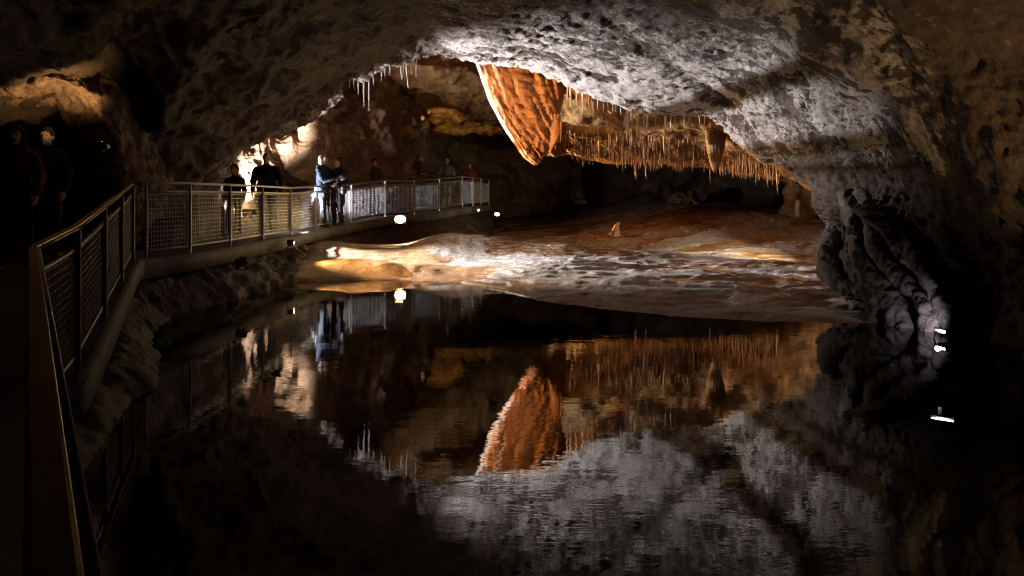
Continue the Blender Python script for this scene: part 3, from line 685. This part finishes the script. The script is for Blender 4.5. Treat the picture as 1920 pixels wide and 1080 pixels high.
# ------------------------------------------------------------------ orange drapery
def drapery(name, label, cat, rows, mat, white=0, seed=0, flute=.06, group=None):
    """rows: (py, px_left, px_right, depth, half thickness); a hanging calcite curtain with real thickness."""
    n = 96; nr = 120
    R = crv(np.array(rows, float), nr)
    vs, at = [], []
    for i in range(nr):
        py, xl, xr, d, th = R[i]
        a = np.linspace(0, 2*math.pi, n, endpoint=False)
        c, s_ = np.cos(a), np.sin(a)
        ex = np.sign(c)*np.abs(c)**.75; ey = np.sign(s_)*np.abs(s_)**.8
        l, r = P(xl, py, d), P(xr, py, d)
        mid = (l+r)/2; hw = (r-l).length/2
        x = mid.x+ex*hw; y = mid.y+ey*th-ex*hw*(-.33 if seed == 0 else .1); zz = np.full(n, mid.z)
        vs.append(np.stack([x, y, zz], 1)); at.append(np.stack([ex, ey, np.full(n, i/nr)], 1))
    V = np.concatenate(vs); A = np.concatenate(at)
    cen = np.repeat(np.stack([v.mean(0) for v in vs]), n, 0)
    dr = V-cen; dr[:, 2] = 0; ln_ = np.linalg.norm(dr, axis=1, keepdims=True)+1e-6; dr /= ln_
    # folds follow the slanting left edge: coordinate across the curtain
    left = np.repeat(np.array([v[:, 0].min() for v in vs]), n)
    dl = V[:, 0]-left
    wob = .1*fbm(V*np.array([1, 1, .35]), 1.3, 3, 305)
    f_ = np.stack([(dl+wob)*2.5+seed, 0*dl, V[:, 2]*.16], 1)
    d = (fbm(f_, 1.5, 3, 300+seed, .55, True)-.42)*1.1+(fbm(f_*np.array([2.6, 1, 3.2]), 2.2, 4, 301+seed, .6, True)-.42)*.5+fbm(V*np.array([1, 1, .45]), 9, 3, 302)*.3
    edge = np.clip(1-np.abs(A[:, 0])**6, 0, 1)*sstep(1.0, .9, A[:, 2])
    V[:, 1] += np.sign(A[:, 1])*np.minimum(1, np.abs(A[:, 1])*2)*d*flute*edge
    V = V+dr*(fbm(V, 3, 3, 309)*.03)[:, None]*np.minimum(1, ln_/.16)
    idx = np.arange(nr*n).reshape(nr, n); nxt = np.roll(idx, -1, 1)
    fs = np.stack([idx[:-1], idx[1:], nxt[1:], nxt[:-1]], -1).reshape(-1, 4).tolist()
    fs.append(idx[-1].tolist())
    calc_light = np.zeros(len(V))
    if white:
        for xx, wd, z1 in ((.03, .05, .62), (.2, .03, .3), (.42, .045, .42), (.36, .025, .22)):
            calc_light = np.maximum(calc_light, .6*np.exp(-((dl-xx+.06*fbm(V, 1.5, 2, 310))/wd)**2)*sstep(z1, z1-.15, A[:, 2])*(A[:, 1] < .4))
    base = Vector(V.mean(0)); V = V-np.array(base)
    o_ = mesh_obj(name, V.tolist(), fs, mat, None, True, {'calc_light': calc_light}); o_.location = base
    return tag(o_, label, cat, group)
drapery('flowstone_curtain', 'huge orange flowstone curtain hanging from the ceiling above the lake', 'flowstone curtain',
        [(60, 886, 1072, 17.9, .2), (105, 889, 1068, 17.85, .2), (150, 902, 1062, 17.8, .2), (190, 916, 1057, 17.8, .19), (230, 938, 1046, 17.8, .18), (262, 958, 1036, 17.8, .17), (285, 974, 1026, 17.8, .15), (298, 984, 1016, 17.8, .11), (306, 995, 1012, 17.8, .07), (310, 1001, 1006, 17.8, .02)], M_blade, 1, 0, .3)
drapery('flowstone_curtain', 'small orange flowstone flag behind the white stalactites, right of the huge curtain', 'flowstone curtain',
        [(165, 1100, 1190, 17.6, .25), (195, 1104, 1180, 17.5, .22), (215, 1118, 1172, 17.4, .18), (232, 1140, 1168, 17.4, .1), (242, 1158, 1166, 17.4, .03)], M_blade, 0, 3, .05)
drapery('flowstone_curtain', 'short orange flowstone lobe beside the foot of the huge curtain', 'flowstone curtain',
        [(215, 1012, 1052, 17.9, .14), (255, 1020, 1050, 17.85, .12), (278, 1024, 1036, 17.8, .06), (293, 1025, 1030, 17.8, .015)], M_blade, 0, 5, .03)
drapery('flowstone_curtain', 'broad brown flowstone pendant with a white tip, in the straw fringe at the right', 'flowstone curtain',
        [(245, 1322, 1362, 18.2, .2), (275, 1326, 1358, 18.2, .19), (298, 1330, 1352, 18.2, .14), (312, 1334, 1346, 18.2, .08), (323, 1338, 1342, 18.2, .02)], M_low, 0, 8, .05)

# ------------------------------------------------------------------ stalactites, each one an object
def stal_mesh(L_, r, seg=9, rings=11, up=False):
    vs, fs = [], []
    bx, by = random.uniform(-.05, .05)*L_, random.uniform(-.03, .03)*L_
    ph = random.uniform(0, 6)
    for i in range(rings):
        t = i/(rings-1)
        rr = r*((1-t)**.75*.9+.1)*(1+.14*math.sin(t*13+ph)+.1*random.uniform(-1, 1)) if t < 1 else r*.05
        if i == 0: rr = r*1.7
        for k in range(seg):
            a = 2*math.pi*k/seg
            q = rr*(1+.14*math.sin(3*a+ph))
            vs.append((q*math.cos(a)+bx*t*t, q*math.sin(a)+by*t*t, (1 if up else -1)*L_*t))
    for i in range(rings-1):
        for k in range(seg):
            fs.append((i*seg+k, i*seg+(k+1) % seg, (i+1)*seg+(k+1) % seg, (i+1)*seg+k))
    fs.append(tuple((rings-1)*seg+k for k in range(seg)))
    return vs, fs
def stal(px, py, d, Lpx, rpx, mat, label, group, name='stalactite', seg=9, rings=11):
    L_ = Lpx/F*d; r = rpx/F*d
    top = P(px, py, d); ex = .18
    vs, fs = stal_mesh(L_+ex, r, seg, rings)
    o_ = mesh_obj(name, vs, fs, mat, None, True); o_.location = top+Vector((0, 0, ex))
    return tag(o_, label, 'stalactite', group)
for px, py, Lp, r in ((656, 132, 12, 2.2), (663, 133, 16, 1.6), (672, 128, 22, 2.2), (682, 126, 38, 2.4), (692, 124, 44, 2.2), (700, 116, 14, 1.8), (716, 112, 16, 2.6), (721, 112, 12, 1.6), (731, 106, 16, 2.0), (752, 98, 20, 3), (757, 98, 24, 1.8), (763, 97, 36, 3), (771, 95, 20, 1.6), (781, 92, 26, 1.8)):
    py, d_ = lip(px)
    stal(px, py-2, d_+.02, Lp*1.25, r, M_stalw, 'white stalactite hanging from the lit edge at the upper left of the lake opening', 'stalactites on the upper left edge')
lipx = [1000, 1060, 1160, 1330, 1400, 1480, 1560]; lipy = [126, 160, 190, 216, 275, 332, 392]
lipd = [17, 16.95, 16.8, 16.3, 15, 13.8, 12.4]
for px, py, Lp, r in ((1064, 168, 26, 2), (1069, 166, 36, 3), (1081, 176, 22, 2.5), (1092, 190, 24, 2), (1104, 190, 16, 2), (1112, 205, 30, 2.4), (1128, 216, 22, 2), (1138, 220, 20, 2), (1161, 205, 22, 2), (1172, 214, 26, 3), (1178, 224, 30, 4), (1186, 200, 34, 2.6), (1196, 232, 26, 3.5), (1206, 198, 54, 2.4), (1214, 228, 26, 2.6), (1230, 208, 40, 2.2), (1247, 214, 44, 3)):
    stal(px, py, 17.3, Lp, r, M_stalw, 'white stalactite just right of the huge orange curtain, below the grey ceiling edge', 'white stalactites below the ceiling edge')
for k in range(26):
    px = 1095+k*9+random.uniform(-4, 4); py, d = lip(px); py -= 2; d += .03
    stal(px, py, d, random.uniform(10, 30), random.uniform(1, 1.9), random.choice((M_stal, M_stalw)), 'short tan stalactite in the row along the lower edge of the grey ceiling', 'stalactites along the grey ceiling edge', seg=7, rings=8)
n = 0
low_b = lambda px: float(np.interp(px, [1040, 1130, 1220, 1310, 1395, 1455], [286, 297, 305, 306, 322, 334]))
for px, py, Lp, r in ((1006, 300, 10, 1.6), (1014, 290, 14, 1.8), (1019, 284, 12, 1.4), (1027, 274, 18, 2.2), (1034, 268, 22, 2.0), (1041, 262, 20, 2.6), (1046, 250, 18, 1.6), (1052, 244, 24, 2.0)):
    stal(px, py, 17.8, Lp, r, M_blade, 'short orange drip stalactite on the ragged right edge of the huge curtain', 'drip stalactites on the curtain edge', seg=8, rings=9)
lines = ((0, 0, 22.0), (-13, 5, 21.5), (-27, 3, 20.9), (-41, 6, 20.2), (-52, 4, 19.7))
while n < 295:
    px = random.triangular(1036, 1472, 1310); b = low_b(px)
    off, jit, d = lines[random.choices(range(5), (5, 4, 3, 2.2, 1.6))[0]]
    if math.sin(px*.11+off)+math.sin(px*.043+off*.3)+random.uniform(-1.2, 1.2) < -.25: continue
    py = b+(off*(1 if px > 1150 else .55)*(1 if px < 1390 else .5))+random.gauss(0, jit*.5)
    d = d-(max(0, px-1330)/140*2.4)
    c_ = random.random()
    Lp, r = (random.uniform(30, 50), random.uniform(1.4, 3.0)) if c_ < .06 else (random.uniform(18, 28), random.uniform(1.0, 2.2)) if c_ < .3 else (10+random.random()**2*14, random.uniform(.6, 1.2))
    stal(px, py-9, d, Lp, r, M_stal,
         'thin orange straw stalactite in the dense fringe of the low ceiling over the flowstone', 'straw stalactites of the dense fringe', 'straw_stalactite', 6, 6)
    n += 1

fv, ff = [], []
for k in range(900):
    px = random.triangular(1020, 1475, 1310); t = random.random()
    py = low_b(px)+4-t*random.uniform(10, 66)*(1 if px > 1150 else .6)*(1 if px < 1390 else .55)
    d = float(np.interp(low_b(px)-py, [-5, 0, 13, 27, 41, 60], [22.1, 22, 21.5, 20.9, 20.2, 19.4]))-(max(0, px-1330)/140*2.4)
    if fbm(np.array([[px*.02, py*.05, 0]]), 1, 2, 330)[0] < -.12: continue
    q = P(px, py-8, d); Lq = (12+random.random()**2*13)/F*d; r = random.uniform(.5, 1.1)/F*d; b_ = len(fv)
    for j, (tz, rr) in enumerate(((0, 1.8), (.35, 1), (.75, .8))):
        for m_ in range(5):
            a = 2*math.pi*m_/5; fv.append((q.x+r*rr*math.cos(a), q.y+r*rr*math.sin(a), q.z-tz*Lq))
    fv.append((q.x, q.y, q.z-Lq))
    for j in range(2):
        for m_ in range(5): ff.append((b_+j*5+m_, b_+j*5+(m_+1) % 5, b_+(j+1)*5+(m_+1) % 5, b_+(j+1)*5+m_))
    for m_ in range(5): ff.append((b_+10+m_, b_+10+(m_+1) % 5, b_+15))
tag(mesh_obj('straw_fringe', fv, ff, M_stal), 'countless tiny orange straws packed between the larger ones on the low ceiling', 'stalactites', kind='stuff')

# fluted pillar running down the end of the vault to the water
M_pil = rock('pillar_calcite', [(.035, .025, .022), (.07, .053, .048), (.13, .1, .095)], 1.4, .55, .9, .03, spec=.5)
pb = MB()
for path in (((1575, 330, 12.0, 20), (1592, 372, 11.6, 21), (1603, 422, 11.2, 19), (1608, 470, 10.8, 19), (1640, 528, 10.3, 22), (1678, 572, 9.9, 24), (1692, 628, 9.6, 30)),
             ((1612, 330, 11.1, 20), (1626, 380, 10.9, 17), (1632, 435, 10.7, 15), (1655, 492, 10.15, 16), (1702, 536, 9.75, 17), (1736, 580, 9.4, 18), (1742, 632, 9.3, 24)),
             ((1580, 385, 12.0, 18), (1564, 450, 11.5, 22), (1556, 500, 11.1, 24), (1580, 534, 10.8, 18), (1632, 552, 10.3, 14)),
             ((1680, 415, 10.1, 15), (1716, 490, 9.7, 13), (1752, 552, 9.35, 13), (1784, 612, 9.1, 16)),
             ((1600, 440, 11.2, 12), (1590, 480, 10.95, 15), (1622, 536, 10.5, 17), (1658, 600, 10.0, 20), (1662, 628, 9.9, 24))):
    c_ = np.array(path, float); c_[0, 2] += .7; c_ = crv(c_, 26)
    pb.tube([P(x, y, d-.12) for x, y, d, r in c_], [r*.8/F*d for x, y, d, r in c_], 12)
po = remeshed('flowstone_pillar', pb, M_pil, None, .03, 0, 0, 3)
n_ = len(po.data.vertices); c = np.empty(n_*3); po.data.vertices.foreach_get('co', c); c = c.reshape(-1, 3); nn = np.array([tuple(v.normal) for v in po.data.vertices])
c = c+nn*((fbm(c*np.array([1, 1, .45]), 4.2, 4, 610, .6, True)-.42)*.085+fbm(c, 11, 3, 611)*.03)[:, None]
po.data.vertices.foreach_set('co', c.ravel()); po.data.update()
tag(po, 'dark twisted flowstone pillar like tangled roots, running down the right wall into the lake', 'flowstone pillar')

# ------------------------------------------------------------------ stalagmites, column, boulders
def lump(name, label, cat, loc, rad, hgt, mat, seed=0, pw=1.0, tip=.15, amp=.12, lean=(0, 0), sub=44):
    vs, fs = [], []; n = 48
    for i in range(sub):
        t = i/(sub-1)
        rr = rad*((1-t**pw)*(1-tip)+tip) if t < .97 else rad*tip*(1-(t-.97)/.035)
        for k_ in range(n):
            a = 2*math.pi*k_/n; vs.append((rr*math.cos(a)+lean[0]*t*t, rr*math.sin(a)+lean[1]*t*t, hgt*t-.1))
    V = np.array(vs); W = V+np.array(loc)
    dr = V.copy(); dr[:, 2] *= .2; dr /= np.linalg.norm(dr, axis=1, keepdims=True)+1e-6
    dd = (fbm(W, 1.2/max(rad, .15), 4, 400+seed)*amp+(fbm(W*np.array([3, 3, .7]), 1.5, 3, 401+seed, ridged=True)-.4)*amp*.6)*1.5
    V = V+dr*(dd*min(1, rad*1.5))[:, None]
    for i in range(sub-1):
        for k_ in range(n): fs.append((i*n+k_, i*n+(k_+1) % n, (i+1)*n+(k_+1) % n, (i+1)*n+k_))
    fs.append(tuple((sub-1)*n+k_ for k_ in range(n)))
    o_ = mesh_obj(name, V.tolist(), fs, mat, None, True, {'calc_light': np.zeros(len(V))}); o_.location = loc
    return tag(o_, label, cat)
q = P(1508, 398, 23.5); lump('flowstone_column', 'wide tan flowstone column joining floor and low ceiling beside the right-hand wall', 'flowstone column', (q.x, q.y, .95), .95, 1.75, M_low, 1, .6, .36, .16)
q = P(1497, 397, 21.5); lump('stalagmite', 'thin upright stalagmite stub standing in front of the tan column', 'stalagmite', (q.x, q.y, q.z-.02), .09, .47, M_flow, 2, 3, .6, .03)
q = P(1152, 434, 23.5); lump('stalagmite', 'pointed orange stalagmite leaning at the edge of the dark hollow', 'stalagmite', (q.x, q.y, q.z-.05), .22, .46, M_flow, 3, .7, .08, .22, (.12, 0))
q = P(1357, 411, 25); lump('stalagmite', 'low rounded stalagmite dome on the far flowstone crest', 'stalagmite', (q.x, q.y, q.z-.08), .27, .38, M_flow, 4, 4, .35, .08)
q = P(1282, 392, 31); lump('boulder', 'olive boulder glimmering deep in the dark hollow under the low ceiling', 'boulder', (q.x, q.y, q.z-.1), .75, .9, M_low, 5, 2, .3, .3)
q = P(768, 214, 24.2); lump('boulder', 'lamp-lit rock knob on the chamber wall above the small high lamp', 'rock', (q.x, q.y+.1, q.z-.3), .34, .75, M_wall, 6, 2.4, .4, .15)
# rocky foot of the right wall at the waterline
for i, (px, py, d, r_, h_, lab) in enumerate(((1662, 606, 9.9, .28, .5, 'pale wet rock at the waterline, foremost at the foot of the right wall'),
                                             (1722, 612, 9.7, .26, .62, 'dark pitted rock at the waterline, between the pale rock and the small water lamp'))):
    q = P(px, py, d)
    lump('rock', lab, 'rock', (q.x, q.y, max(q.z, -.05) if i < 2 else q.z-.1), r_, h_, M_vault if i != 2 else M_dark, 20+i, 2.2, .3, .3)

# ------------------------------------------------------------------ lamps
def flood(name, label, loc, target, power, color, ang=70, blend=.5, size=(.24, .1, .16), glow_s=25, rad=.05, bulge=.02, extra=()):
    loc, target = Vector(loc), Vector(target)
    root = empty(name, loc); tag(root, label, 'lamp', 'lamps lighting the cave')
    dr = (target-loc).normalized()
    R = dr.to_track_quat('-Y', 'Z').to_matrix()
    w, dp, h = size
    if True:
        b = MB()
        t_ = .012
        b.box(R @ Vector((0, dp/2, 0)), (w, t_, h), R)
        for sx in (-1, 1): b.box(R @ Vector((sx*(w/2-t_/2), 0, 0)), (t_, dp-.002, h-.002), R)
        for sz in (-1, 1): b.box(R @ Vector((0, 0, sz*(h/2-t_/2))), (w-.004, dp-.004, t_), R)
        for kf in range(5): b.box(R @ Vector(((kf-2)*w/6, dp/2+.025, 0)), (.006, .04, h*.8), R)
        b.build('housing', M_black, root)
        br_ = MB()
        for sx in (-1, 1): br_.bar(R @ Vector((sx*(w/2+.012), 0, 0)), Vector((sx*(w/2+.012), 0, -h/2-.08)), .01, .025)
        br_.bar(Vector((-w/2-.015, 0, -h/2-.08)), Vector((w/2+.015, 0, -h/2-.08)), .03, .01); br_.build('bracket', M_black, root)
        g = MB(); g.ell((0, 0, 0), ((w-.03)/2, bulge, (h-.03)/2), 16, 8); g.v = [R @ (v_+Vector((0, -dp/2+.022, 0))) for v_ in g.v]
        g.build('lens', glow(name+'_glow', color, glow_s), root, True)
    li = bpy.data.lights.new('spot_beam', 'SPOT'); li.energy = power; li.color = color; li.spot_size = math.radians(ang); li.spot_blend = blend; li.shadow_soft_size = rad
    lo = bpy.data.objects.new('spot_beam', li); link(lo, root)
    lo.location = dr*(dp/2+bulge+.005); lo.rotation_euler = dr.to_track_quat('-Z', 'Y').to_euler()
    for tg, pw_, c_, an_, bl_ in extra:  # added spots, brightening surfaces the fixture's own beam leaves dim
        d2 = (Vector(tg)-loc).normalized(); l2 = bpy.data.lights.new('spot_beam', 'SPOT'); l2.energy = pw_; l2.color = c_; l2.spot_size = math.radians(an_); l2.spot_blend = bl_; l2.shadow_soft_size = .03
        o2 = bpy.data.objects.new('spot_beam', l2); link(o2, root); o2.location = d2*max(.12, w/2+.03); o2.rotation_euler = d2.to_track_quat('-Z', 'Y').to_euler()
    return root
WHITE, WARM, ORG, YEL = (.95, .96, 1.0), (1.0, .66, .32), (1.0, .5, .17), (1.0, .72, .3)
LP = P(488, 369, 18.0)
flood('floodlight', 'white floodlight behind the man on the walkway, throwing light across the lake', LP, LP+Vector((10, -1.9, 2.35)), 9000, WHITE, 60, .65, glow_s=30, rad=.012, extra=(((.1, 15.7, -.35), 12500, WHITE, 40, 1.0),))
q = P(464, 398, 18.75); flood('floodlight', 'warm white floodlight at the chamber wall behind the man and the child', q, P(490, 284, 20.6), 11000, (1, .93, .84), 46, 1.0, glow_s=20, rad=.08, extra=((P(452, 380, 19.2), 130, (1, .78, .52), 130, .8), (P(390, 330, 17.6), 380, (1, .85, .7), 90, .9)))
q = Vector((-6.05, 18.25, 1.35)); flood('floodlight', 'added white floodlight low behind the broad man, turned along the walkway towards the couple', q, (-4.6, 19.15, 2.0), 1700, WHITE, 66, .6, (.2, .1, .14), 8, rad=.03, extra=(((-3.6, 22.6, 1.45), 1100, WHITE, 22, .9),))  # made-up lamp, added to light the couple and the mesh
q = Vector((-5.85, 17.05, 1.35)); flood('floodlight', 'added white floodlight hidden right behind the broad man, turned up at the stalactite edge', q, P(722, 112, 17.7), 2200, WHITE, 22, .9, (.2, .1, .14), 8, rad=.03)  # made-up lamp, added to brighten the stalactites on the lip
q = P(511, 456, 15.6); q.x = -4.6; q.z = .72; flood('floodlight', 'small warm lamp low under the walkway edge at the near end of the orange mound', q, P(800, 488, 16.2), 420, YEL, 84, 1.0, (.22, .1, .12), 60, extra=(((1.6, 14.6, .35), 1300, WARM, 50, 1.0),))
q = Vector((-4.45, 12.3, .6)); flood('floodlight', 'added dark lamp on the rock bank under the railing, turned towards the orange curtain', q, P(985, 205, 17.8), 6000, (1, .6, .27), 22, .5, (.16, .1, .12), 30)  # made-up lamp, added to light the front of the curtain
q = P(750, 411, 21.2); flood('floodlight', 'big glaring yellow floodlight fixed below the far walkway railing', q, P(850, 470, 15), 200, YEL, 120, .8, (.34, .12, .25), 30)
q = P(931, 402, 27.5); flood('floodlight', 'orange lamp glowing past the end of the railing on the far bank', q, P(1330, 270, 20), 6000, ORG, 44, .8, (.26, .1, .16), 16)
q = P(897, 394, 27); flood('floodlight', 'tiny amber lamp half hidden below the end posts of the railing', q, P(1000, 420, 22), 6, YEL, 90, .8, (.12, .08, .1), 14)
q = P(780, 233, 24.6); flood('floodlight', 'small high lamp on the chamber wall, above the dark hollow', q, P(865, 233, 29.2), 420, YEL, 44, .9, (.14, .1, .14), 40, bulge=.08, extra=((P(860, 150, 22.8), 110, YEL, 90, .9), (P(780, 205, 24.3), 6, ORG, 120, .9)))
q = P(197, 271, 9.5); flood('floodlight', 'small white lamp under the golden arch at the left', q, P(110, 172, 9.8), 130, (1, .64, .27), 84, .9, (.09, .05, .07), 25, bulge=.06)
q = P(1768, 612, 8.6); q.z = .09; flood('floodlight', 'bright little lamp on the water at the foot of the right wall', q, q+Vector((-1, -.12, .25)), 8, (.85, .9, 1), 165, .8, (.2, .08, .06), 40, .03, extra=((P(1655, 540, 10.4), 30, (.84, .86, 1), 90, .9),))
q = P(1768, 790, 8.6); flood('floodlight', 'sunken lamp glowing at the foot of the striped gauge under the water', q, q+Vector((-.5, -.6, 1)), 4, (.9, .95, 1), 150, .8, (.26, .1, .07), 30, .03)
g = empty('staff_gauge', P(1762, 720, 8.65)); tag(g, 'striped pale depth gauge standing under the water below the little lamp', 'gauge')
gb = MB(); gb.bar((0, 0, -.45), (0, 0, .5), .045, .012, up=(0, 1, 0)); gb.build('board', plain('gauge_white', (.7, .74, .8), .5), g)
for k_ in range(9): t_ = MB(); t_.box((.008, -.009, -.0+k_*.045), (.026, .004, .02)); t_.build('graduation', M_black, g)
q = P(1335, 398, 29.5); flood('floodlight', 'added dim lamp lying deep in the dark hollow beside the olive boulder', q, P(1282, 375, 31), 22, YEL, 90, .8, (.12, .08, .08), 3)  # made-up lamp, added so that the boulder shows
q = P(1290, 432, 26); flood('floodlight', 'warm lamp set low behind the far flowstone crest, under the low ceiling', q, P(1290, 265, 19.5), 1000, ORG, 100, .8, (.2, .1, .14), 10)
flood('floodlight', 'added warm white lamp hidden behind the right wall, turned across the far flowstone slope', P(1630, 418, 15.6), (4.4, 20.3, .45), 2200, (1, .8, .52), 46, 1.0, (.2, .1, .14), 6)  # made-up lamp, added to brighten the far slope
flood('floodlight', 'lamp high on the left wall, outside the picture, turned on the ramp handrail', (-5.7, 6.6, 3.1), (-4.1, 7.2, 1.6), 40, (1, .68, .3), 26, .9, (.14, .1, .12), 10)
flood('floodlight', 'warm lamp at the foot of the right wall, outside the picture', (4.7, 5.2, .5), (5.4, 8.0, 4.2), 420, (1, .64, .3), 84, .8, (.2, .1, .14), 10)

# camera, world
cam = bpy.data.cameras.new('camera'); co = bpy.data.objects.new('camera', cam); link(co)
co.location = (0, 0, H); co.rotation_euler = (math.radians(90), 0, 0)
cam.sensor_width = 36; cam.lens = F/1920*36; cam.shift_y = -(540-HY)/1920; cam.clip_end = 400; cam.clip_start = .05
scene.camera = co
w = bpy.data.worlds.new('World'); scene.world = w; w.use_nodes = True
w.node_tree.nodes['Background'].inputs[0].default_value = (.5, .4, .32, 1); w.node_tree.nodes['Background'].inputs[1].default_value = .004
scene.view_settings.view_transform = 'Standard'; scene.view_settings.look = 'None'; scene.view_settings.exposure = 0; scene.view_settings.gamma = 1
scene.render.engine = 'CYCLES'
cy = scene.cycles; cy.use_denoising = True; cy.denoising_input_passes = 'RGB_ALBEDO_NORMAL'; cy.denoising_prefilter = 'NONE'; cy.filter_width = 1.15; cy.max_bounces = 8; cy.diffuse_bounces = 4; cy.glossy_bounces = 4; cy.transparent_max_bounces = 12; cy.caustics_reflective = False; cy.caustics_refractive = False; cy.sample_clamp_indirect = 6
